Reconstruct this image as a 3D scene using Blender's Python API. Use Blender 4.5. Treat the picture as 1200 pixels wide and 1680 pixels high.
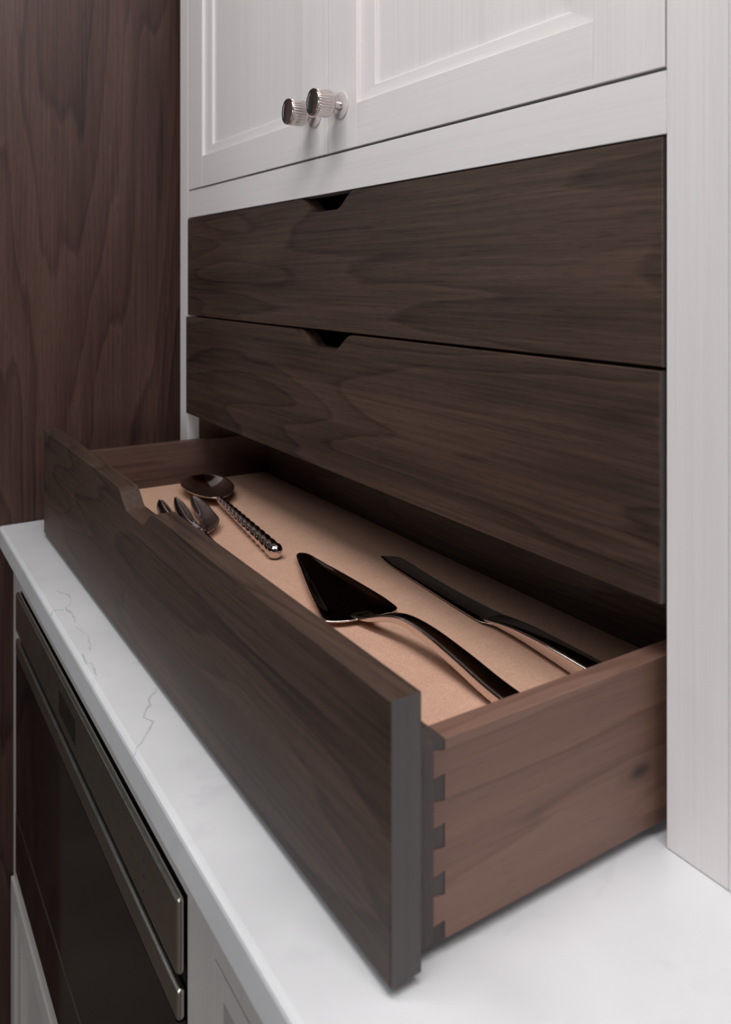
import bpy, bmesh, math
from mathutils import Vector
from math import pi, sin, cos

for o in list(bpy.data.objects):
    bpy.data.objects.remove(o, do_unlink=True)
scene = bpy.context.scene
COL = scene.collection

# ---------------------------------------------------------------- camera
# world: X along the cabinet face, Y into the cabinet, Z up; z = 0 is the worktop, y = 0 the face of the upper cabinet
cd = bpy.data.cameras.new('camera')
cam = bpy.data.objects.new('camera', cd)
COL.objects.link(cam)
cd.sensor_fit = 'HORIZONTAL'
cd.sensor_width = 36.0
cd.lens = 36.0 * 1341.18 / 1200.0
cd.shift_y = -(840.0 - 455.36) / 1200.0
cd.clip_start = 0.02
cam.location = (1.1786, -0.427, 0.353)
cam.rotation_euler = (pi / 2, 0, 2.5798 - pi / 2)
cd.dof.use_dof = True
cd.dof.focus_distance = 0.74
cd.dof.aperture_fstop = 11.0
scene.camera = cam

# ---------------------------------------------------------------- world, lights, exposure
w = bpy.data.worlds.new('room_ambient')
scene.world = w
w.use_nodes = True
w.node_tree.nodes['Background'].inputs[0].default_value = (1.0, 0.97, 0.96, 1)
w.node_tree.nodes['Background'].inputs[1].default_value = 0.03


def area(name, loc, target, sx, sy, power, color):
    l = bpy.data.lights.new(name, 'AREA')
    l.shape = 'RECTANGLE'
    l.size, l.size_y, l.energy, l.color = sx, sy, power, color
    o = bpy.data.objects.new(name, l)
    COL.objects.link(o)
    o.location = loc
    o.rotation_euler = (Vector(target) - Vector(loc)).to_track_quat('-Z', 'Y').to_euler()
    return o


area('downlight_row', (1.15, -0.33, 1.50), (1.10, -0.24, 0), 1.7, 0.22, 21, (1.0, 0.975, 0.965))
area('ceiling_panel', (1.10, -1.30, 1.65), (0.7, -0.2, 0.1), 1.0, 0.6, 6, (0.98, 0.98, 1.0))
area('window_daylight', (2.10, -2.70, 0.42), (0.5, 0, 0.30), 1.6, 0.7, 25, (0.98, 0.98, 1.0))
area('window_daylight_side', (-1.70, -2.30, 0.95), (0.5, 0, 0.30), 0.6, 0.9, 4.5, (0.95, 0.98, 1.0))

vs = scene.view_settings
vs.view_transform = 'Standard'
vs.look = 'None'
vs.exposure = 0.18
vs.gamma = 1.0
vs.use_curve_mapping = False


# ---------------------------------------------------------------- materials
def new_mat(name):
    m = bpy.data.materials.new(name)
    m.use_nodes = True
    nt = m.node_tree
    return m, nt, nt.nodes['Principled BSDF']


def nd(nt, typ, **kw):
    n = nt.nodes.new(typ)
    for k, v in kw.items():
        if k.startswith('i_'):
            n.inputs[k[2:].replace('_', ' ')].default_value = v
        else:
            setattr(n, k, v)
    return n


def mth(nt, op, a, b=None, c=None, clamp=False):
    n = nt.nodes.new('ShaderNodeMath')
    n.operation = op
    n.use_clamp = clamp
    for i, v in enumerate((a, b, c)):
        if v is None:
            continue
        if isinstance(v, (int, float)):
            n.inputs[i].default_value = v
        else:
            nt.links.new(v, n.inputs[i])
    return n.outputs[0]


def ramp(nt, src, stops):
    r = nt.nodes.new('ShaderNodeValToRGB')
    e = r.color_ramp.elements
    while len(e) < len(stops):
        e.new(0.5)
    for el, (p, c) in zip(e, stops):
        el.position = p
        el.color = c if len(c) == 4 else (*c, 1)
    nt.links.new(src, r.inputs[0])
    return r.outputs[0]


def coords(nt, seedscale=7.0):
    tc = nt.nodes.new('ShaderNodeTexCoord')
    oi = nt.nodes.new('ShaderNodeObjectInfo')
    k = mth(nt, 'MULTIPLY', oi.outputs['Random'], seedscale)
    a = nt.nodes.new('ShaderNodeVectorMath')
    a.operation = 'ADD'
    nt.links.new(tc.outputs['Object'], a.inputs[0])
    nt.links.new(k, a.inputs[1])
    return a.outputs[0]


def scaled(nt, vec, s):
    n = nt.nodes.new('ShaderNodeVectorMath')
    n.operation = 'MULTIPLY'
    nt.links.new(vec, n.inputs[0])
    n.inputs[1].default_value = s
    return n.outputs[0]


def noise(nt, vec, scale=1.0, detail=2.0, rough=0.5, dist=0.0):
    n = nd(nt, 'ShaderNodeTexNoise')
    n.inputs['Scale'].default_value = scale
    n.inputs['Detail'].default_value = detail
    n.inputs['Roughness'].default_value = rough
    n.inputs['Distortion'].default_value = dist
    nt.links.new(vec, n.inputs['Vector'])
    return n.outputs['Fac']


def grain_scale(axis, along, across):
    s = [across, across, across]
    s['XYZ'.index(axis)] = along
    return s


def walnut(name, axis, dark, mid, light, rough=0.46, figure=1.0, rings=34.0, spec=0.35, streaks=0.50, lines=0.32, knot=None, pores=0.7):
    m, nt, p = new_mat(name)
    v = coords(nt)
    fig = noise(nt, scaled(nt, v, grain_scale(axis, 0.85 * figure, 7.5 * figure)), 1.0, 2.5, 0.42, 0.15)
    wob = noise(nt, scaled(nt, v, grain_scale(axis, 6, 60)), 1.0, 2.0)
    ring = mth(nt, 'FRACT', mth(nt, 'ADD', mth(nt, 'MULTIPLY', fig, rings * 0.5), mth(nt, 'MULTIPLY', wob, 0.55)))
    ringline = ramp(nt, ring, [(0.0, (0.62,) * 3), (0.35, (0.46,) * 3), (0.78, (0.36,) * 3), (0.93, (0.08,) * 3), (1.0, (0.5,) * 3)])
    streak = noise(nt, scaled(nt, v, grain_scale(axis, 7, 330)), 1.0, 3.0, 0.6)
    broad = noise(nt, scaled(nt, v, grain_scale(axis, 2.0, 16)), 1.0, 2.0)
    t = mth(nt, 'ADD', mth(nt, 'MULTIPLY', ringline, lines), mth(nt, 'MULTIPLY', streak, streaks))
    t = mth(nt, 'ADD', t, mth(nt, 'MULTIPLY', broad, 0.52))
    t = mth(nt, 'ADD', t, 0.545 - 0.5 * streaks - 0.42 * lines - 0.26)
    col = ramp(nt, t, [(0.30, dark), (0.52, mid), (0.76, light)])
    if knot:
        tc = nt.nodes.new('ShaderNodeTexCoord')
        sp_ = nt.nodes.new('ShaderNodeSeparateXYZ')
        nt.links.new(tc.outputs['Object'], sp_.inputs[0])
        ky = mth(nt, 'MULTIPLY', mth(nt, 'SUBTRACT', sp_.outputs[1], knot[0]), 1 / 0.0060)
        kz = mth(nt, 'MULTIPLY', mth(nt, 'SUBTRACT', sp_.outputs[2], knot[1]), 1 / 0.0030)
        kd = mth(nt, 'SQRT', mth(nt, 'ADD', mth(nt, 'MULTIPLY', ky, ky), mth(nt, 'MULTIPLY', kz, kz)))
        km = ramp(nt, mth(nt, 'MULTIPLY', kd, 0.25), [(0.0, (1,) * 3), (0.22, (0.75,) * 3), (0.5, (0.22,) * 3), (1.0, (0,) * 3)])
        kx = nd(nt, 'ShaderNodeMix', data_type='RGBA')
        nt.links.new(km, kx.inputs[0])
        nt.links.new(col, kx.inputs[6])
        kx.inputs[7].default_value = (0.035, 0.024, 0.022, 1)
        col = kx.outputs[2]
    pore = noise(nt, scaled(nt, v, grain_scale(axis, 55, 1100)), 1.0, 1.0)
    pm = ramp(nt, pore, [(0.30, (0.55,) * 3), (0.42, (1,) * 3)])
    mx = nd(nt, 'ShaderNodeMix', data_type='RGBA', blend_type='MULTIPLY')
    mx.inputs[0].default_value = pores
    nt.links.new(col, mx.inputs[6])
    nt.links.new(pm, mx.inputs[7])
    nt.links.new(mx.outputs[2], p.inputs['Base Color'])
    p.inputs['Roughness'].default_value = rough
    p.inputs['Specular IOR Level'].default_value = spec
    b = nd(nt, 'ShaderNodeBump')
    b.inputs['Strength'].default_value = 0.10
    b.inputs['Distance'].default_value = 0.0006
    nt.links.new(streak, b.inputs['Height'])
    nt.links.new(b.outputs[0], p.inputs['Normal'])
    return m


def painted(name, axis, col, rough=0.38):
    """hand-brushed off-white paint, strokes along an axis"""
    m, nt, p = new_mat(name)
    v = coords(nt)
    s1 = noise(nt, scaled(nt, v, grain_scale(axis, 5, 420)), 1.0, 3.0, 0.65)
    s2 = noise(nt, scaled(nt, v, grain_scale(axis, 2.5, 70)), 1.0, 2.0)
    t = mth(nt, 'ADD', mth(nt, 'MULTIPLY', s1, 0.6), mth(nt, 'MULTIPLY', s2, 0.4))
    c = ramp(nt, t, [(0.30, tuple(x * 0.93 for x in col)), (0.52, col), (0.72, tuple(min(1, x * 1.035) for x in col))])
    nt.links.new(c, p.inputs['Base Color'])
    p.inputs['Roughness'].default_value = rough
    p.inputs['Specular IOR Level'].default_value = 0.4
    b = nd(nt, 'ShaderNodeBump')
    b.inputs['Strength'].default_value = 0.06
    b.inputs['Distance'].default_value = 0.0004
    nt.links.new(s1, b.inputs['Height'])
    nt.links.new(b.outputs[0], p.inputs['Normal'])
    return m


def metal(name, col, rough, brushed=None):
    m, nt, p = new_mat(name)
    p.inputs['Metallic'].default_value = 1.0
    p.inputs['Base Color'].default_value = (*col, 1)
    p.inputs['Roughness'].default_value = rough
    v = coords(nt)
    if brushed:
        s = noise(nt, scaled(nt, v, grain_scale(brushed, 8, 900)), 1.0, 2.0)
        r = ramp(nt, s, [(0.3, (rough * 0.75,) * 3), (0.7, (rough * 1.3,) * 3)])
        nt.links.new(r, p.inputs['Roughness'])
    else:
        s = noise(nt, v, 60.0, 2.0)
        r = ramp(nt, s, [(0.3, (rough * 0.95,) * 3), (0.7, (rough * 1.06,) * 3)])
        nt.links.new(r, p.inputs['Roughness'])
    return m


VEINS = [[(0.2135, -0.23), (0.2372, -0.2213), (0.2533, -0.2237), (0.2718, -0.2321), (0.2953, -0.2308), (0.3123, -0.2335)], [(0.3245, -0.2352), (0.3475, -0.2291), (0.3709, -0.2317), (0.3848, -0.2351)], [(0.2749, -0.2479), (0.2698, -0.2458), (0.2729, -0.2356)], [(0.3901, -0.2432), (0.4107, -0.2461), (0.4112, -0.2414), (0.4257, -0.2412), (0.4363, -0.2429)], [(0.4874, -0.2044), (0.5038, -0.2151), (0.5134, -0.219), (0.5273, -0.2277), (0.5324, -0.2284), (0.5387, -0.2243), (0.5479, -0.2298), (0.5546, -0.236), (0.5613, -0.2389), (0.5718, -0.2485)]]
QO = (0.8328, 0.0725)      # middle of the slab


def quartz(name):
    m, nt, p = new_mat(name)
    tc = nt.nodes.new('ShaderNodeTexCoord')
    v = tc.outputs['Object']
    warp = noise(nt, v, 9.0, 4.0, 0.6)
    wv = nt.nodes.new('ShaderNodeVectorMath')
    wv.operation = 'ADD'
    nt.links.new(v, wv.inputs[0])
    nt.links.new(mth(nt, 'MULTIPLY', warp, 0.10), wv.inputs[1])
    # fine crack-like veins: distance to jagged lines in the plane of the slab
    jag = nd(nt, 'ShaderNodeTexNoise')
    jag.inputs['Scale'].default_value = 70.0
    jag.inputs['Detail'].default_value = 3.0
    nt.links.new(v, jag.inputs['Vector'])
    jv = nt.nodes.new('ShaderNodeVectorMath')
    jv.operation = 'MULTIPLY_ADD'
    nt.links.new(jag.outputs['Color'], jv.inputs[0])
    jv.inputs[1].default_value = (0.010, 0.010, 0)
    nt.links.new(v, jv.inputs[2])
    sep = nt.nodes.new('ShaderNodeSeparateXYZ')
    nt.links.new(jv.outputs[0], sep.inputs[0])
    px, py = sep.outputs[0], sep.outputs[1]
    dist = None
    for line in VEINS:
        for (ax_, ay_), (bx_, by_) in zip(line, line[1:]):
            ax_, bx_ = ax_ - QO[0] + 0.005, bx_ - QO[0] + 0.005
            ay_, by_ = ay_ - QO[1] + 0.005, by_ - QO[1] + 0.005
            ux, uy = bx_ - ax_, by_ - ay_
            L2 = ux * ux + uy * uy
            dx, dy = mth(nt, 'SUBTRACT', px, ax_), mth(nt, 'SUBTRACT', py, ay_)
            h = mth(nt, 'ADD', mth(nt, 'MULTIPLY', dx, ux / L2), mth(nt, 'MULTIPLY', dy, uy / L2), clamp=True)
            ex = mth(nt, 'SUBTRACT', dx, mth(nt, 'MULTIPLY', h, ux))
            ey = mth(nt, 'SUBTRACT', dy, mth(nt, 'MULTIPLY', h, uy))
            dd = mth(nt, 'ADD', mth(nt, 'MULTIPLY', ex, ex), mth(nt, 'MULTIPLY', ey, ey))
            dist = dd if dist is None else mth(nt, 'MINIMUM', dist, dd)
    vm = ramp(nt, mth(nt, 'MULTIPLY', mth(nt, 'SQRT', dist), 100.0), [(0.0, (1,) * 3), (0.05, (0.7,) * 3), (0.13, (0,) * 3)])
    gate = ramp(nt, noise(nt, v, 45.0, 2.0), [(0.34, (0.15,) * 3), (0.55, (1,) * 3)])
    f = mth(nt, 'MULTIPLY', vm, gate)
    cloud = ramp(nt, noise(nt, v, 7.0, 3.0, 0.6), [(0.3, (0.60, 0.605, 0.62)), (0.6, (0.67, 0.675, 0.69))])
    smear = ramp(nt, noise(nt, scaled(nt, wv.outputs[0], (26, 13, 26)), 1.0, 3.0, 0.6), [(0.60, (0,) * 3), (0.76, (1,) * 3)])
    mx0 = nd(nt, 'ShaderNodeMix', data_type='RGBA')
    nt.links.new(mth(nt, 'MULTIPLY', smear, 0.6), mx0.inputs[0])
    nt.links.new(cloud, mx0.inputs[6])
    mx0.inputs[7].default_value = (0.55, 0.55, 0.57, 1)
    mx = nd(nt, 'ShaderNodeMix', data_type='RGBA')
    nt.links.new(mth(nt, 'MULTIPLY', f, 0.5), mx.inputs[0])
    nt.links.new(mx0.outputs[2], mx.inputs[6])
    mx.inputs[7].default_value = (0.25, 0.25, 0.27, 1)
    nt.links.new(mx.outputs[2], p.inputs['Base Color'])
    p.inputs['Roughness'].default_value = 0.27
    return m


def plain(name, col, rough=0.5, spec=0.5, var=0.06, scale=30.0):
    m, nt, p = new_mat(name)
    v = coords(nt)
    c = ramp(nt, noise(nt, v, scale, 3.0), [(0.3, tuple(x * (1 - var) for x in col)), (0.7, tuple(min(1, x * (1 + var)) for x in col))])
    nt.links.new(c, p.inputs['Base Color'])
    p.inputs['Roughness'].default_value = rough
    p.inputs['Specular IOR Level'].default_value = spec
    return m


def felt(name):
    m, nt, p = new_mat(name)
    v = coords(nt)
    a = noise(nt, v, 900.0, 2.0, 0.7)
    b2 = noise(nt, v, 45.0, 3.0, 0.6)
    t = mth(nt, 'ADD', mth(nt, 'MULTIPLY', a, 0.8), mth(nt, 'MULTIPLY', b2, 0.2))
    c = ramp(nt, t, [(0.30, (0.47, 0.275, 0.195)), (0.52, (0.56, 0.34, 0.245)), (0.68, (0.64, 0.41, 0.305))])
    nt.links.new(c, p.inputs['Base Color'])
    p.inputs['Roughness'].default_value = 0.85
    p.inputs['Specular IOR Level'].default_value = 0.2
    bp = nd(nt, 'ShaderNodeBump')
    bp.inputs['Strength'].default_value = 0.2
    bp.inputs['Distance'].default_value = 0.0004
    nt.links.new(a, bp.inputs['Height'])
    nt.links.new(bp.outputs[0], p.inputs['Normal'])
    return m


DK, MD, LT = (0.0130, 0.0074, 0.0055), (0.0445, 0.0258, 0.0185), (0.080, 0.048, 0.034)
M = {}
M['wal_x'] = walnut('walnut_grain_across', 'X', DK, MD, LT)
M['wal_z'] = walnut('walnut_grain_upright', 'Z', (0.015, 0.0070, 0.0058), (0.047, 0.0228, 0.0182), (0.082, 0.043, 0.034), rough=0.45, figure=0.85, rings=30, lines=0.36, streaks=0.42)
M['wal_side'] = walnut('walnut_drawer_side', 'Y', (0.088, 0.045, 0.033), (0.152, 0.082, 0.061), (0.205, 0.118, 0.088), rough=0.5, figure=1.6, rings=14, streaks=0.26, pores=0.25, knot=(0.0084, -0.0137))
M['wal_side_shaded'] = walnut('walnut_drawer_side_shaded', 'Y', (0.045, 0.024, 0.019), (0.085, 0.046, 0.036), (0.125, 0.072, 0.056), rough=0.5, figure=1.2, rings=20)  # darker copy of the side walnut: shade on the left side put into colour
M['wal_end'] = walnut('walnut_end_grain', 'Z', (0.034, 0.025, 0.024), (0.052, 0.039, 0.038), (0.070, 0.054, 0.052), rough=0.5, figure=2.0, rings=10)
M['wal_endface'] = walnut('walnut_board_end', 'Z', (0.048, 0.041, 0.039), (0.066, 0.058, 0.055), (0.084, 0.074, 0.071), rough=0.42, figure=2.0, rings=10, streaks=0.3, pores=0.3)
M['wal_in'] = walnut('walnut_carcass_inside', 'Z', (0.05, 0.022, 0.013), (0.10, 0.045, 0.027), (0.14, 0.07, 0.042), rough=0.55)
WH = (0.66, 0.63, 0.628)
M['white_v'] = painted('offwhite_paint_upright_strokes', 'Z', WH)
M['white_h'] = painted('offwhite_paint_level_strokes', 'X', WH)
M['shaded_v'] = painted('offwhite_base_paint_shaded', 'Z', (0.45, 0.425, 0.41), rough=0.5)  # off-white darkened, so shade below the worktop sits in the paint colour
M['quartz'] = quartz('white_veined_quartz')
M['felt'] = felt('tan_kraft_felt')
M['nickel'] = metal('polished_nickel', (0.68, 0.62, 0.60), 0.09)
M['knob_reflection'] = plain('satin_offwhite_knob_reflection', (0.52, 0.478, 0.474), 0.3, 0.5, 0.02)  # disc tint paints in the knob's reflection and shadow on the door
M['cutlery'] = metal('mirror_polished_steel', (0.72, 0.66, 0.63), 0.045)
M['steel'] = metal('brushed_oven_steel', (0.52, 0.49, 0.445), 0.28)
M['glass'] = plain('black_oven_glass', (0.006, 0.005, 0.005), 0.06, 0.5)
M['black'] = plain('matt_black', (0.008, 0.007, 0.007), 0.6, 0.3)
M['mark'] = plain('printed_control_mark', (0.03, 0.03, 0.03), 0.6, 0.3)
M['floor'] = plain('dark_oak_floor', (0.10, 0.075, 0.06), 0.5, 0.4, 0.2, 6.0)
M['wall'] = plain('pale_wall_paint', (0.55, 0.54, 0.53), 0.7, 0.3)


# ---------------------------------------------------------------- building helpers
def wloc(o):
    v = Vector((0, 0, 0))
    while o is not None:
        v = v + o.location
        o = o.parent
    return v


def link(name, bm, mat, parent=None, smooth=False, origin=None):
    """mesh in world coordinates -> object whose origin is its own middle (or origin)"""
    bmesh.ops.recalc_face_normals(bm, faces=bm.faces[:])
    if origin is None:
        lo = [min(v.co[i] for v in bm.verts) for i in range(3)]
        hi = [max(v.co[i] for v in bm.verts) for i in range(3)]
        origin = Vector([(a + b) / 2 for a, b in zip(lo, hi)])
    origin = Vector(origin)
    for v in bm.verts:
        v.co -= origin
    me = bpy.data.meshes.new(name)
    bm.to_mesh(me)
    bm.free()
    for m in (mat if isinstance(mat, (list, tuple)) else [mat]):
        me.materials.append(M[m])
    if smooth:
        for f in me.polygons:
            f.use_smooth = True
    o = bpy.data.objects.new(name, me)
    COL.objects.link(o)
    o.location = origin - (wloc(parent) if parent else Vector((0, 0, 0)))
    if parent:
        o.parent = parent
    return o


def empty(name, loc, parent=None):
    o = bpy.data.objects.new(name, None)
    o.empty_display_size = 0.05
    COL.objects.link(o)
    o.location = Vector(loc) - (wloc(parent) if parent else Vector((0, 0, 0)))
    if parent:
        o.parent = parent
    return o


def tag(o, label, cat=None, group=None, kind=None):
    o['label'] = label
    if cat:
        o['category'] = cat
    if group:
        o['group'] = group
    if kind:
        o['kind'] = kind
    return o


def add_box(bm, x0, x1, y0, y1, z0, z1, bev=0.0, seg=2):
    vs = [bm.verts.new((x, y, z)) for x in (x0, x1) for y in (y0, y1) for z in (z0, z1)]
    fs = [(0, 1, 3, 2), (4, 6, 7, 5), (0, 4, 5, 1), (2, 3, 7, 6), (0, 2, 6, 4), (1, 5, 7, 3)]
    faces = [bm.faces.new([vs[i] for i in f]) for f in fs]
    if bev:
        ed = list({e for f in faces for e in f.edges})
        bmesh.ops.bevel(bm, geom=ed, offset=bev, segments=seg, profile=0.5, affect='EDGES', clamp_overlap=True)


def box(name, b, mat, parent=None, bev=0.0, seg=2, smooth=False):
    bm = bmesh.new()
    add_box(bm, *b, bev=bev, seg=seg)
    return link(name, bm, mat, parent, smooth)


def prism(name, poly, axis, a0, a1, mat, parent=None, bev=0.0):
    """polygon (2D, in the two other axes in order) extruded along axis"""
    bm = bmesh.new()

    def P(u, v, a):
        return {'X': (a, u, v), 'Y': (u, a, v), 'Z': (u, v, a)}[axis]
    A = [bm.verts.new(P(u, v, a0)) for u, v in poly]
    B = [bm.verts.new(P(u, v, a1)) for u, v in poly]
    bm.faces.new(A)
    bm.faces.new(B[::-1])
    n = len(poly)
    for i in range(n):
        bm.faces.new((A[i], A[(i + 1) % n], B[(i + 1) % n], B[i]))
    if bev:
        ca = set(A) | set(B)
        ed = [e for e in bm.edges if (e.verts[0] in A) == (e.verts[1] in A)]
        bmesh.ops.bevel(bm, geom=ed, offset=bev, segments=2, profile=0.5, affect='EDGES', clamp_overlap=True)
    return link(name, bm, mat, parent)


def loft(name, stations, mat, parent, n=20, power=2.6, origin=None, sub=1):
    """stations: (centre, side vector half-width, up half-thickness) -> closed tube of rounded section"""
    bm = bmesh.new()
    rings = []
    C = [Vector(s[0]) for s in stations]
    for i, s in enumerate(stations):
        t = (C[min(i + 1, len(C) - 1)] - C[max(i - 1, 0)]).normalized()
        side = Vector((0, 0, 1)).cross(t).normalized()
        upv = t.cross(side)
        r = []
        for k in range(n):
            a = 2 * pi * k / n
            ca, sa = cos(a), sin(a)
            x = math.copysign(abs(ca) ** (2 / power), ca) * s[1]
            y = math.copysign(abs(sa) ** (2 / power), sa) * s[2]
            r.append(bm.verts.new(C[i] + side * x + upv * y))
        rings.append(r)
    for a, b in zip(rings, rings[1:]):
        for k in range(n):
            bm.faces.new((a[k], a[(k + 1) % n], b[(k + 1) % n], b[k]))
    bm.faces.new(rings[0][::-1])
    bm.faces.new(rings[-1])
    o = link(name, bm, mat, parent, True, origin)
    if sub:
        md = o.modifiers.new('subdivision', 'SUBSURF')
        md.levels = md.render_levels = sub
    return o


def lerp_stations(keys, n):
    """smooth (Catmull-Rom) resampling of ((x,y,z), half width, half thickness)"""
    K = [list(k[0]) + [k[1], k[2]] for k in keys]
    out = []
    m = len(K) - 1
    for i in range(n + 1):
        u = m * i / n
        j = min(int(u), m - 1)
        f = u - j
        p0, p1, p2, p3 = K[max(j - 1, 0)], K[j], K[j + 1], K[min(j + 2, m)]
        v = [0.5 * (2 * b + (c - a) * f + (2 * a - 5 * b + 4 * c - d) * f * f + (3 * b - a - 3 * c + d) * f ** 3) for a, b, c, d in zip(p0, p1, p2, p3)]
        out.append((v[:3], max(v[3], 0.0004), max(v[4], 0.0004)))
    return out


# ---------------------------------------------------------------- the setting
W = 0.85                    # width of the drawer opening
XP = -0.0844                # face of the tall walnut panel
YB = -0.2298                # face of the base cabinets
ZF = -0.93
o = box('floor', (-2.5, 4.0, -4.0, 0.40, ZF - 0.05, ZF), 'floor')
o['kind'] = 'structure'
o = box('wall_back', (-2.5, 4.0, 0.40, 0.48, ZF, 1.9), 'wall')
o['kind'] = 'structure'

pan = box('tall_panel', (XP - 0.022, XP, -0.308, 0.395, ZF, 1.75), 'wal_z', None, 0.0008)
tag(pan, 'tall upright walnut panel closing the left end of the worktop', 'wood panel')

# ---------------------------------------------------------------- worktop
top = box('countertop', (XP, 1.75, -0.250, 0.395, -0.030, 0.0), 'quartz', None, 0.0045, 3)
tag(top, 'white quartz countertop with fine grey veins under the open drawer', 'countertop')

# ---------------------------------------------------------------- upper cabinet
Z1, Z2, ZT = 0.442, 0.4814, 1.20
cab = empty('wall_cabinet', (W / 2, 0.18, 0.0))
tag(cab, 'off-white painted cabinet standing on the worktop with two panelled doors above three walnut drawers', 'cabinet')
FR = 0.018                  # thickness of the face frame
box('face_frame_stile', (-0.0328, 0.0, 0.0, FR, 0.0005, ZT + 0.06), 'white_v', cab, 0.0005)
box('face_frame_stile', (W, 0.8920, 0.0, FR, 0.0005, ZT + 0.06), 'white_v', cab, 0.0005)
box('face_frame_rail', (0.0002, W - 0.0002, 0.0, FR, Z1, Z2), 'white_h', cab, 0.0004)
box('face_frame_rail', (0.0002, W - 0.0002, 0.0, FR, ZT, ZT + 0.06), 'white_h', cab, 0.0004)
box('end_filler', (0.8923, 1.30, 0.0, FR, 0.0005, ZT + 0.06), 'white_v', cab, 0.0005)
box('scribe_filler', (XP + 0.0005, -0.0330, 0.040, 0.055, 0.0005, ZT + 0.06), 'white_v', cab)
box('carcass_side', (-0.018, -0.0005, FR + 0.0003, 0.375, 0.0005, ZT + 0.06), 'wal_in', cab)
box('carcass_side', (W + 0.0005, W + 0.018, FR + 0.0003, 0.375, 0.0005, ZT + 0.06), 'wal_in', cab)
box('carcass_back', (-0.0003, W + 0.0003, 0.365, 0.375, 0.0005, ZT + 0.06), 'wal_in', cab)
box('carcass_shelf', (0, W, FR + 0.004, 0.364, 0.450, 0.468), 'wal_in', cab)
box('carcass_top', (0, W, FR + 0.004, 0.364, ZT + 0.03, ZT + 0.05), 'wal_in', cab)

KNOB_MESH = {}


def lathe_y(bm, prof, cx, cz, n, ribs=None, mat=0):
    """profile (radius, y, ribbed) turned about an axis along Y; a rib modulates the radius"""
    rings = []
    for r, y, rb in prof:
        ring = []
        for k in range(n):
            a = 2 * pi * k / n
            rr = r - (0.00115 * (0.5 - 0.5 * cos(a * ribs)) ** 1.5 if rb else 0)
            ring.append(bm.verts.new((cx + rr * cos(a), y, cz + rr * sin(a))))
        rings.append(ring)
    for a, b in zip(rings, rings[1:]):
        for k in range(n):
            f = bm.faces.new((a[k], a[(k + 1) % n], b[(k + 1) % n], b[k]))
            f.material_index = mat
            f.smooth = True
    f = bm.faces.new(rings[0])
    f.material_index = mat
    f = bm.faces.new(rings[-1][::-1])
    f.material_index = mat


def make_knob(parent, x, z):
    R = 0.0141
    bm = bmesh.new()
    # turned grip with fine vertical ribs, a smooth rolled lip and a slightly hollow polished cap
    prof = [(0.0010, -0.0330, 0), (0.0112, -0.0330, 0), (0.0117, -0.0331, 0), (0.0122, -0.0338, 0), (0.0130, -0.0341, 0), (R - 0.0005, -0.0337, 0), (R - 0.0002, -0.0328, 0),
            (R - 0.0008, -0.0320, 0), (R - 0.0009, -0.0316, 0), (R - 0.0001, -0.0312, 1), (R, -0.0304, 1), (R, -0.0165, 1), (R - 0.0006, -0.0150, 1), (R - 0.0028, -0.0128, 0), (0.0060, -0.0120, 0), (0.0048, -0.0117, 0),
            (0.0045, -0.0108, 0), (0.0045, -0.0022, 0), (0.0050, -0.0016, 0)]
    lathe_y(bm, prof, x, z, 300, 30)
    link('knob', bm, 'nickel', parent)
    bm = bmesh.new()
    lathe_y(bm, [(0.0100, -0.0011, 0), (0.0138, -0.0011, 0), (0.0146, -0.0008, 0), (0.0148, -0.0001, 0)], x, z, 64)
    link('knob_reflection_disc', bm, 'knob_reflection', parent)  # thin added disc standing in for the knob's reflection on satin paint


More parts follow.
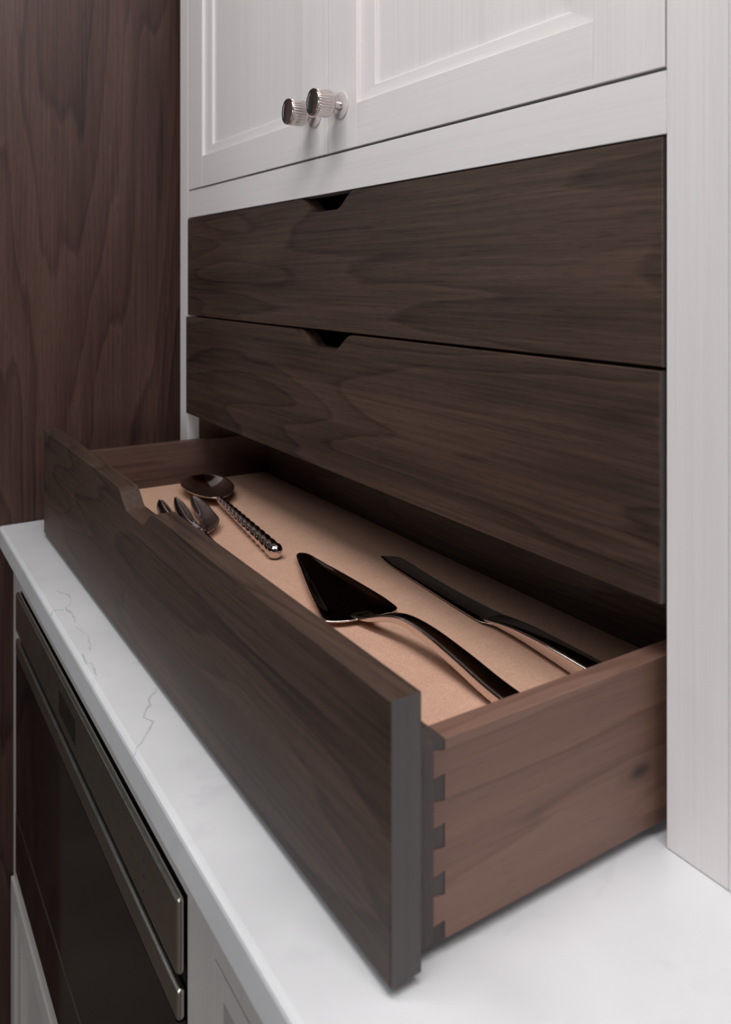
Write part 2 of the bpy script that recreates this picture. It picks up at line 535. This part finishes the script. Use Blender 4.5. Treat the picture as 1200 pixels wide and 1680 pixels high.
def make_door(parent, x0, x1, z0, z1, y0=0.0, fw=0.0577, fb=0.0440, led=0.026, d1=0.0040, d2=0.0038, vm='white_v', hm='white_h', knob=None, name='door', stepz=0.014):
    """frame of two stiles and two rails, a stepped moulding mitred at the corners, a sunk panel"""
    d = empty(name, ((x0 + x1) / 2, y0 + 0.01, z0), parent)
    T = 0.020
    y1 = y0 + T
    box('door_stile', (x0, x0 + fw, y0, y1, z0, z1), vm, d, 0.0006)
    box('door_stile', (x1 - fw, x1, y0, y1, z0, z1), vm, d, 0.0006)
    box('door_rail', (x0 + fw, x1 - fw, y0, y1, z0, z0 + fb), hm, d, 0.0004)
    box('door_rail', (x0 + fw, x1 - fw, y0, y1, z1 - fb, z1), hm, d, 0.0004)
    # moulding: a ledge sunk by d1 that slopes a little towards the panel
    a0, a1, b0, b1 = x0 + fw, x1 - fw, z0 + fb, z1 - fb
    yl = y0 + d1
    ys = yl + 0.0012
    yb = y0 + d1 + d2 + 0.006
    lz = stepz

    def mould(o4, i4, mat):
        bm = bmesh.new()
        vo = [(x, y, z) for (x, z), y in ((o4[0], yl), (o4[1], yl), (i4[1], ys), (i4[0], ys))]
        vb = [(x, yb, z) for (x, _, z) in vo]
        A = [bm.verts.new(p) for p in vo]
        B = [bm.verts.new(p) for p in vb]
        bm.faces.new(A)
        bm.faces.new(B[::-1])
        for i in range(4):
            bm.faces.new((A[i], A[(i + 1) % 4], B[(i + 1) % 4], B[i]))
        e = [ed for ed in bm.edges if set(ed.verts) == {A[2], A[3]}]
        bmesh.ops.bevel(bm, geom=e, offset=0.0008, segments=2, profile=0.5, affect='EDGES')
        link('moulding', bm, mat, d)
    i0, i1, j0, j1 = a0 + led, a1 - led, b0 + lz, b1 - lz
    mould([(a0, b0), (a0, b1)], [(i0, j0), (i0, j1)], vm)
    mould([(a1, b0), (a1, b1)], [(i1, j0), (i1, j1)], vm)
    mould([(a0, b0), (a1, b0)], [(i0, j0), (i1, j0)], hm)
    mould([(a0, b1), (a1, b1)], [(i0, j1), (i1, j1)], hm)
    box('door_panel', (a0 + 0.004, a1 - 0.004, y0 + d1 + d2 + 0.001, y1 - 0.002, b0 + 0.003, b1 - 0.003), vm, d)
    if knob:
        make_knob(d, *knob)
    return d


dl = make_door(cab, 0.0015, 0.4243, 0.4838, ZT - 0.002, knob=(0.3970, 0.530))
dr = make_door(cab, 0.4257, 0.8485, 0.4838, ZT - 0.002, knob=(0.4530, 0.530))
dl['label'] = 'left panelled door with knob on its right stile'
dr['label'] = 'right panelled door with knob on its left stile'


# ---------------------------------------------------------------- drawers
def front_poly(x0, x1, z0, z1, depth=0.0168):
    c = (x0 + x1) / 2 - 0.003
    hw, bw = 0.0575, 0.0225
    pts = [(x0, z0), (x1, z0), (x1, z1)]
    n = 20
    S = []
    for i in range(n + 1):
        t = i / n
        s = t * t * (3 - 2 * t)
        S.append((hw - (hw - bw) * t, z1 - depth * s))
    pts += [(c + a, b) for a, b in S]
    pts += [(c - a, b) for a, b in S[::-1]]
    pts += [(x0, z1)]
    return pts


TAILS = [(0.1068, 0.0952), (0.0806, 0.0695), (0.0561, 0.0445), (0.0316, 0.0188)]


def make_drawer(yf, z0, z1, label, detail):
    """front board with scooped finger pull; box joined with half-blind dovetails"""
    d = empty('drawer', (W / 2, yf, z0), cab)
    d['label'] = label
    dz = z0 - 0.0065
    T = 0.019
    fr = prism('drawer_front', front_poly(0.002, 0.848, z0, z1), 'Y', yf, yf + T, ['wal_x', 'wal_endface'], d, 0.0007)
    for f in fr.data.polygons:                       # sawn end grain on the two short edges
        if abs(f.normal.x) > 0.95 and abs(f.center.x) > 0.4:
            f.material_index = 1
    bb, bt = 0.0085 + dz, 0.1128 + dz
    yb0 = yf + T                   # box front outer face
    ylap, yin, yend = yf + 0.0322, yf + 0.0399, yf + 0.3345
    box('box_front', (0.0252, 0.8248, yb0 + 0.0002, yin, bb, bt), 'wal_x', d, 0.0005)
    for s in (0, 1):
        xo, xi = (0.010, 0.025) if s == 0 else (0.840, 0.825)
        xa, xb = min(xo, xi), max(xo, xi)
        # side with tails reaching forward into the box front
        poly = [(yend, bb), (yend, bt), (yin, bt)]
        for a, b in TAILS:
            poly += [(yin, a + dz), (ylap, a + 0.0014 + dz), (ylap, b - 0.0014 + dz), (yin, b + dz)]
        poly += [(yin, bb)]
        prism('drawer_side', poly, 'X', xa, xb, 'wal_side' if s else 'wal_side_shaded', d, 0.0003)
        if detail:
            box('dovetail_lap', (xa, xb, yb0 + 0.0002, ylap - 0.0001, bb, bt), 'wal_end', d)
            gaps = [(bt, TAILS[0][0] + dz)] + [(TAILS[i][1] + dz, TAILS[i + 1][0] + dz) for i in range(3)] + [(TAILS[3][1] + dz, bb)]
            for i, (a, b) in enumerate(gaps):
                g = 0.0001
                pa = a - g if i == 0 else a - g
                pb = b + g
                ta = 0.0 if i == 0 else -0.0014
                tb = 0.0 if i == 4 else 0.0014
                prism('dovetail_pin', [(ylap, pa + ta), (yin - g, pa), (yin - g, pb), (ylap, pb + tb)], 'X', xa + (0.0004 if s == 0 else 0), xb - (0.0004 if s else 0), 'wal_end', d)
    box('drawer_back', (0.0252, 0.8248, yend - 0.015, yend, bb + 0.012, bt), 'wal_x', d, 0.0005)
    box('drawer_bottom', (0.0252, 0.8248, yin + 0.0001, yend - 0.0151, 0.040 + dz, 0.050 + dz), 'wal_x', d)
    return d


make_drawer(-0.0010, 0.2972, 0.4404, 'closed top walnut drawer with scooped finger pull', False)
make_drawer(-0.0035, 0.1508, 0.2950, 'closed middle walnut drawer with scooped finger pull', False)
YD = -0.2046
make_drawer(YD, 0.0062, 0.1464, 'open bottom walnut drawer with dovetailed sides', True)

ZL = 0.0530
liner = box('drawer_liner', (0.0262, 0.8238, YD + 0.0410, YD + 0.3185, 0.0499, ZL), 'felt', None, 0.0004)
tag(liner, 'tan kraft felt liner sheet covering the bottom of the open drawer', 'drawer liner')


# ---------------------------------------------------------------- cutlery in the open drawer
def solid(o, th, off=-1.0, sub=1):
    md = o.modifiers.new('thickness', 'SOLIDIFY')
    md.thickness = th
    md.offset = off
    if sub:
        s = o.modifiers.new('subdivision', 'SUBSURF')
        s.levels = s.render_levels = sub
    return o


# serving spoon: deep oval bowl, beaded handle ending in a ball
sp = empty('serving_spoon', (0.25, -0.03, ZL))
tag(sp, 'large serving spoon with oval bowl and beaded handle ending in a ball', 'spoon')
bc, ang = Vector((0.1135, -0.0125)), math.atan2(-0.0075, 0.06)
bm = bmesh.new()
RN, AN = 12, 48
A_, B_ = 0.0640, 0.0345
rows = []
ctr = bm.verts.new((0, 0, 0))
zr = ZL + 0.0155
for i in range(1, RN + 1):
    u = i / RN
    row = []
    for k in range(AN):
        t = 2 * pi * k / AN
        lx = A_ * u * cos(t)
        ly = B_ * u * sin(t) * (1 - 0.10 * cos(t))
        z = zr - 0.0138 * (1 - u * u) - 0.0015 * cos(t) * u
        row.append(bm.verts.new((bc.x + lx * cos(ang) - ly * sin(ang), bc.y + lx * sin(ang) + ly * cos(ang), z)))
    rows.append(row)
ctr.co = (bc.x, bc.y, zr - 0.0138)
for k in range(AN):
    bm.faces.new((ctr, rows[0][k], rows[0][(k + 1) % AN]))
for a, b in zip(rows, rows[1:]):
    for k in range(AN):
        bm.faces.new((a[k], b[k], b[(k + 1) % AN], a[(k + 1) % AN]))
bowl = solid(link('bowl', bm, 'cutlery', sp, True), 0.0016, 0.0)

h0, h1 = Vector((0.1740, -0.0205, ZL + 0.0118)), Vector((0.3850, -0.0438, ZL + 0.0086))
bm = bmesh.new()
NS, NA, NB = 240, 28, 13
ax = (h1 - h0)
t_ = ax.normalized()
sd = Vector((0, 0, 1)).cross(t_).normalized()
uv = t_.cross(sd)
rings = []
for i in range(NS + 1):
    s = i / NS
    r0 = 0.0042 + 0.0034 * s
    ring = []
    for k in range(NA):
        a = 2 * pi * k / NA
        wv = abs(sin(pi * (NB * s ** 0.92 + 0.22 * sin(a + 0.6))))
        r = r0 * (0.72 + 0.40 * wv ** 0.7)
        if s < 0.03:
            r *= 0.85
        ring.append(bm.verts.new(h0 + ax * s + sd * (r * cos(a)) + uv * (r * sin(a))))
    rings.append(ring)
for a, b in zip(rings, rings[1:]):
    for k in range(NA):
        bm.faces.new((a[k], a[(k + 1) % NA], b[(k + 1) % NA], b[k]))
bm.faces.new(rings[0][::-1])
bm.faces.new(rings[-1])
link('handle', bm, 'cutlery', sp, True)
bm = bmesh.new()
bmesh.ops.create_uvsphere(bm, u_segments=32, v_segments=20, radius=0.0086)
for v in bm.verts:
    v.co += h1 + t_ * 0.004
link('ball_end', bm, 'cutlery', sp, True)
loft('neck', lerp_stations([((0.160, -0.0186, ZL + 0.0100), 0.0075, 0.0010), ((0.169, -0.0197, ZL + 0.0112), 0.0052, 0.0022), ((0.180, -0.0210, ZL + 0.0117), 0.0038, 0.0034)], 8), 'cutlery', sp, 16, 2.0)

# salad fork: shallow bowl split into three broad pointed tines
fk = empty('serving_fork', (0.30, -0.085, ZL))
tag(fk, 'serving fork with three broad tines behind the scooped drawer front, mostly hidden', 'fork')
n0, n1 = Vector((0.296, -0.0900)), Vector((0.160, -0.0745))
fax = (n1 - n0)
FL = fax.length
fax.normalize()
fsd = Vector((-fax.y, fax.x))
bm = bmesh.new()
NR = 44


def fork_half(l):
    t = l / FL
    if t < 0.42:
        q = t / 0.42
        return 0.0050 + 0.0275 * (1 - (1 - q) ** 2.4)
    return 0.0325 - 0.0045 * ((t - 0.42) / 0.58) ** 2


def fork_z(l, wv):
    t = l / FL
    return ZL + 0.0032 + 0.0090 * (wv / 0.0325) ** 2 * (1 - 0.45 * min(1, max(0, t - 0.42) / 0.4)) + 0.019 * max(0, t - 0.42) ** 1.4 * 1.6 + 0.0065 * max(0, 0.3 - t) / 0.3


for k in range(3):
    tip = FL * (1.0 if k == 1 else 0.955)
    prev = None
    for i in range(NR + 1):
        l = tip * i / NR
        hwid = fork_half(l)
        e0, e1 = -hwid + 2 * hwid * k / 3, -hwid + 2 * hwid * (k + 1) / 3
        sl = 0.43 * FL
        if l > sl:
            q = (l - sl) / (tip - sl)
            g = 0.0019 * min(1, q * 6) ** 0.5
            inn = g + 0.0065 * max(0, (q - 0.45) / 0.55) ** 2.4
            c_ = (e0 + e1) / 2
            hh = (e1 - e0) / 2
            lo = (inn if k > 0 else 0.0 + 0.0065 * max(0, (q - 0.45) / 0.55) ** 2.4)
            hi_ = (inn if k < 2 else 0.0 + 0.0065 * max(0, (q - 0.45) / 0.55) ** 2.4)
            e0, e1 = min(e0 + lo, c_ - 0.0006), max(e1 - hi_, c_ + 0.0006)
        cur = []
        for j in range(6):
            wv = e0 + (e1 - e0) * j / 5
            p = n0 + fax * l + fsd * wv
            dish = 0.0
            if l > sl:
                dish = 0.0016 * min(1, (l - sl) / 0.03) * ((2 * j / 5 - 1) ** 2)
            cur.append(bm.verts.new((p.x, p.y, fork_z(l, wv) + dish)))
        if prev:
            for j in range(5):
                bm.faces.new((prev[j], prev[j + 1], cur[j + 1], cur[j]))
        prev = cur
bmesh.ops.remove_doubles(bm, verts=bm.verts[:], dist=0.00005)
solid(link('tined_bowl', bm, 'cutlery', fk, True), 0.0016, 0.0)
loft('handle', lerp_stations([((0.287, -0.0890, ZL + 0.0095), 0.0060, 0.0012), ((0.300, -0.0905, ZL + 0.0110), 0.0045, 0.0026), ((0.36, -0.0980, ZL + 0.0115), 0.0042, 0.0036), ((0.44, -0.1080, ZL + 0.0085), 0.0052, 0.0045), ((0.50, -0.1150, ZL + 0.0068), 0.0062, 0.0056), ((0.508, -0.116, ZL + 0.0066), 0.0030, 0.0030)], 30), 'cutlery', fk, 16, 2.0)

# cake server: wedge blade with a turned-up near edge, arched handle
cs = empty('cake_server', (0.58, -0.05, ZL))
tag(cs, 'polished cake server with wide wedge blade and arched handle', 'cake server')
tipc, backc = Vector((0.4060, -0.0225)), Vector((0.5815, -0.0515))
bx = (backc - tipc)
BL = bx.length
bx.normalize()
by = Vector((-bx.y, bx.x))
bm = bmesh.new()
NL, NT = 44, 20
prev = None
for i in range(NL + 1):
    s = (i / NL)
    s = s * s * (3 - 2 * s) * 0.5 + s * 0.5
    hwid = 0.0365 * (1 - (1 - min(1, s * 1.04)) ** 1.18)
    hwid = min(0.0365, hwid + 0.0058 * math.sqrt(max(0.0, 1 - (1 - min(1, s / 0.07)) ** 2)) * (1 - s))
    if s > 0.92:
        q = (s - 0.92) / 0.08
        hwid *= math.sqrt(max(0.0, 1 - (q * 0.94) ** 2.6))
    cur = []
    for j in range(NT + 1):
        t = 2 * j / NT - 1
        p = tipc + bx * (BL * s) + by * (hwid * t)
        e = max(0.0, (abs(t) - 0.66) / 0.34)
        bk = min(1.0, max(0.0, (1.0 - s) / 0.22))
        z = ZL + 0.0042 + (0.0062 if t < 0 else 0.0026) * e ** 1.05 * min(1, s * 3 + 0.15) * bk * bk * (3 - 2 * bk) + 0.0045 * max(0, 0.25 - s) / 0.25 * 0.6
        z += 0.0016 * (max(0, s - 0.75) / 0.25) ** 2
        cur.append(bm.verts.new((p.x, p.y, z)))
    if prev:
        for j in range(NT):
            bm.faces.new((prev[j], prev[j + 1], cur[j + 1], cur[j]))
    prev = cur
solid(link('blade', bm, 'cutlery', cs, True), 0.0017, 0.0)
HS = [((0.552, -0.0472, ZL + 0.0040), 0.0130, 0.0004), ((0.570, -0.0495, ZL + 0.0052), 0.0105, 0.0010), ((0.590, -0.0508, ZL + 0.0092), 0.0066, 0.0022), ((0.612, -0.0485, ZL + 0.0170), 0.0054, 0.0030), ((0.634, -0.0455, ZL + 0.0215), 0.0056, 0.0036),
      ((0.662, -0.0430, ZL + 0.0200), 0.0068, 0.0042), ((0.700, -0.0415, ZL + 0.0145), 0.0082, 0.0046), ((0.740, -0.0420, ZL + 0.0092), 0.0092, 0.0048), ((0.780, -0.0420, ZL + 0.0068), 0.0098, 0.0046), ((0.812, -0.0415, ZL + 0.0064), 0.0085, 0.0038), ((0.818, -0.0415, ZL + 0.0064), 0.0040, 0.0020)]
loft('handle', lerp_stations(HS, 70), 'cutlery', cs, 24, 5.0)

# cake knife
kn = empty('cake_knife', (0.63, 0.045, ZL))
tag(kn, 'polished cake knife with long curved blade lying nearest the drawer back', 'knife')
NEAR = [(0.4490, 0.0510), (0.474, 0.0455), (0.510, 0.0420), (0.548, 0.0390), (0.580, 0.0362), (0.609, 0.0340), (0.632, 0.0330), (0.645, 0.0345), (0.665, 0.0350)]
FAR = [(0.4500, 0.0530), (0.4600, 0.0665), (0.480, 0.0672), (0.515, 0.0635), (0.550, 0.0612), (0.585, 0.0600), (0.620, 0.0600), (0.645, 0.0585), (0.665, 0.0535)]


def cr(P, u):
    m = len(P) - 1
    j = min(int(u * m), m - 1)
    f = u * m - j
    q = [P[max(j - 1, 0)], P[j], P[j + 1], P[min(j + 2, m)]]
    return [0.5 * (2 * b + (c - a) * f + (2 * a - 5 * b + 4 * c - d) * f * f + (3 * b - a - 3 * c + d) * f ** 3) for a, b, c, d in zip(*q)]


bm = bmesh.new()
prev = None
for i in range(57):
    u = i / 56
    a, b = cr(NEAR, u), cr(FAR, u)
    cur = []
    for j in range(9):
        t = j / 8
        z = ZL + 0.0022 + 0.0004 * sin(pi * t) + 0.0040 * max(0, u - 0.75) / 0.25
        cur.append(bm.verts.new((a[0] + (b[0] - a[0]) * t, a[1] + (b[1] - a[1]) * t, z)))
    if prev:
        for j in range(8):
            bm.faces.new((prev[j], prev[j + 1], cur[j + 1], cur[j]))
    prev = cur
solid(link('blade', bm, 'cutlery', kn, True), 0.0014, 0.0)
KS = [((0.636, 0.0458, ZL + 0.0046), 0.0110, 0.0010), ((0.655, 0.0440, ZL + 0.0068), 0.0100, 0.0028), ((0.680, 0.0415, ZL + 0.0090), 0.0090, 0.0044), ((0.715, 0.0385, ZL + 0.0098), 0.0088, 0.0060), ((0.760, 0.0360, ZL + 0.0092), 0.0096, 0.0072), ((0.800, 0.0350, ZL + 0.0085), 0.0098, 0.0072), ((0.815, 0.0348, ZL + 0.0082), 0.0075, 0.0056), ((0.819, 0.0348, ZL + 0.0082), 0.0035, 0.0028)]
loft('handle', lerp_stations(KS, 60), 'cutlery', kn, 24, 4.5)

# ---------------------------------------------------------------- base cabinet below the worktop
base = empty('base_cabinet', (0.28, 0.0, ZF))
tag(base, 'off-white base cabinet frame holding the built-in oven under the worktop', 'cabinet')
OX0, OX1 = -0.0225, 0.6330
OZ0, OZ1 = -0.459, -0.0765
zc = -0.0305
box('face_frame_stile', (XP + 0.0004, OX0 - 0.001, YB, YB + 0.02, ZF + 0.1, zc), 'shaded_v', base, 0.0005)
box('face_frame_stile', (OX1 + 0.0006, 0.6838, YB, YB + 0.02, ZF + 0.1, zc), 'shaded_v', base, 0.0005)
box('face_frame_rail', (OX0 - 0.001, OX1 + 0.0006, YB, YB + 0.02, OZ1 + 0.0012, zc), 'shaded_v', base, 0.0004)
box('face_frame_rail', (OX0 - 0.001, OX1 + 0.0006, YB, YB + 0.02, -0.500, OZ0 - 0.002), 'shaded_v', base, 0.0004)
box('carcass_side', (XP + 0.0005, XP + 0.018, YB + 0.0205, 0.38, ZF + 0.1, zc), 'shaded_v', base)
box('carcass_side', (0.650, 0.668, YB + 0.0205, 0.38, ZF + 0.1, zc), 'shaded_v', base)
box('toe_kick', (XP + 0.0005, 0.684, YB + 0.06, YB + 0.08, ZF + 0.0005, ZF + 0.1), 'black', base)
d = make_door(base, XP + 0.004, OX1, -0.82, -0.5025, YB - 0.004, 0.030, 0.030, 0.014, 0.006, 0.005, 'shaded_v', 'shaded_v', name='panelled_front', stepz=0.010)
d['label'] = 'off-white panelled front under the oven'

base2 = empty('base_cabinet', (1.0, 0.0, ZF))
tag(base2, 'off-white base cabinet right of the oven, only the top of its panelled door showing', 'cabinet')
box('face_frame_rail', (0.6840, 1.50, YB, YB + 0.02, -0.0825, zc), 'shaded_v', base2, 0.0004)
box('face_frame_stile', (1.3010, 1.50, YB, YB + 0.02, ZF + 0.1, -0.0830), 'shaded_v', base2, 0.0004)
box('carcass_side', (0.6845, 0.702, YB + 0.0225, 0.38, ZF + 0.1, zc), 'shaded_v', base2)
box('carcass_side', (1.48, 1.50, YB + 0.0225, 0.38, ZF + 0.1, zc), 'shaded_v', base2)
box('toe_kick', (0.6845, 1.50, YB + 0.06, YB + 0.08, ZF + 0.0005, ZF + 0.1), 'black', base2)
make_door(base2, 0.6848, 1.3000, -0.82, -0.0838, YB - 0.0005, 0.0135, 0.0155, 0.008, 0.010, 0.004, 'shaded_v', 'shaded_v', stepz=0.006)

# ---------------------------------------------------------------- built-in oven
ov = empty('oven', (0.30, -0.10, OZ0))
tag(ov, 'built-in oven with brushed steel control panel and black glass door under the worktop', 'oven')
YO = -0.2370
box('oven_body', (OX0 + 0.004, OX1 - 0.003, YB + 0.0002, 0.25, OZ0, OZ1 - 0.001), 'black', ov)
cp = box('control_panel', (OX0, OX1, YO, YB - 0.0004, -0.1300, OZ1), 'steel', ov, 0.0034, 4)
dpart = empty('oven_door', (0.3, YO, OZ0), ov)
box('door_top_trim', (OX0, OX1, YO, YB - 0.0004, -0.1615, -0.1395), 'steel', dpart, 0.0030, 4)
box('door_glass', (OX0 + 0.0005, OX1 - 0.0005, YO + 0.0006, YB - 0.0004, -0.3785, -0.1617), 'glass', dpart, 0.0003)
box('door_edge_strip', (OX0, OX1, YO, YB - 0.0004, -0.3805, -0.3786), 'steel', dpart)
box('lower_trim', (OX0, OX1, YO + 0.0003, YB - 0.0004, OZ0, -0.3806), 'glass', ov, 0.0004)
# display window and printed touch marks on the control panel
box('display', (0.255, 0.330, YO - 0.00025, YO + 0.0001, -0.1165, -0.0915), 'glass', cp)
for i, (x, z) in enumerate([(0.40, -0.094), (0.40, -0.110), (0.445, -0.094), (0.445, -0.110), (0.485, -0.092), (0.485, -0.103), (0.485, -0.114), (0.525, -0.094), (0.525, -0.108), (0.555, -0.094), (0.555, -0.106), (0.555, -0.117)]):
    box('touch_mark', (x, x + 0.0035, YO - 0.0002, YO + 0.0001, z - 0.0018, z + 0.0004), 'mark', cp)
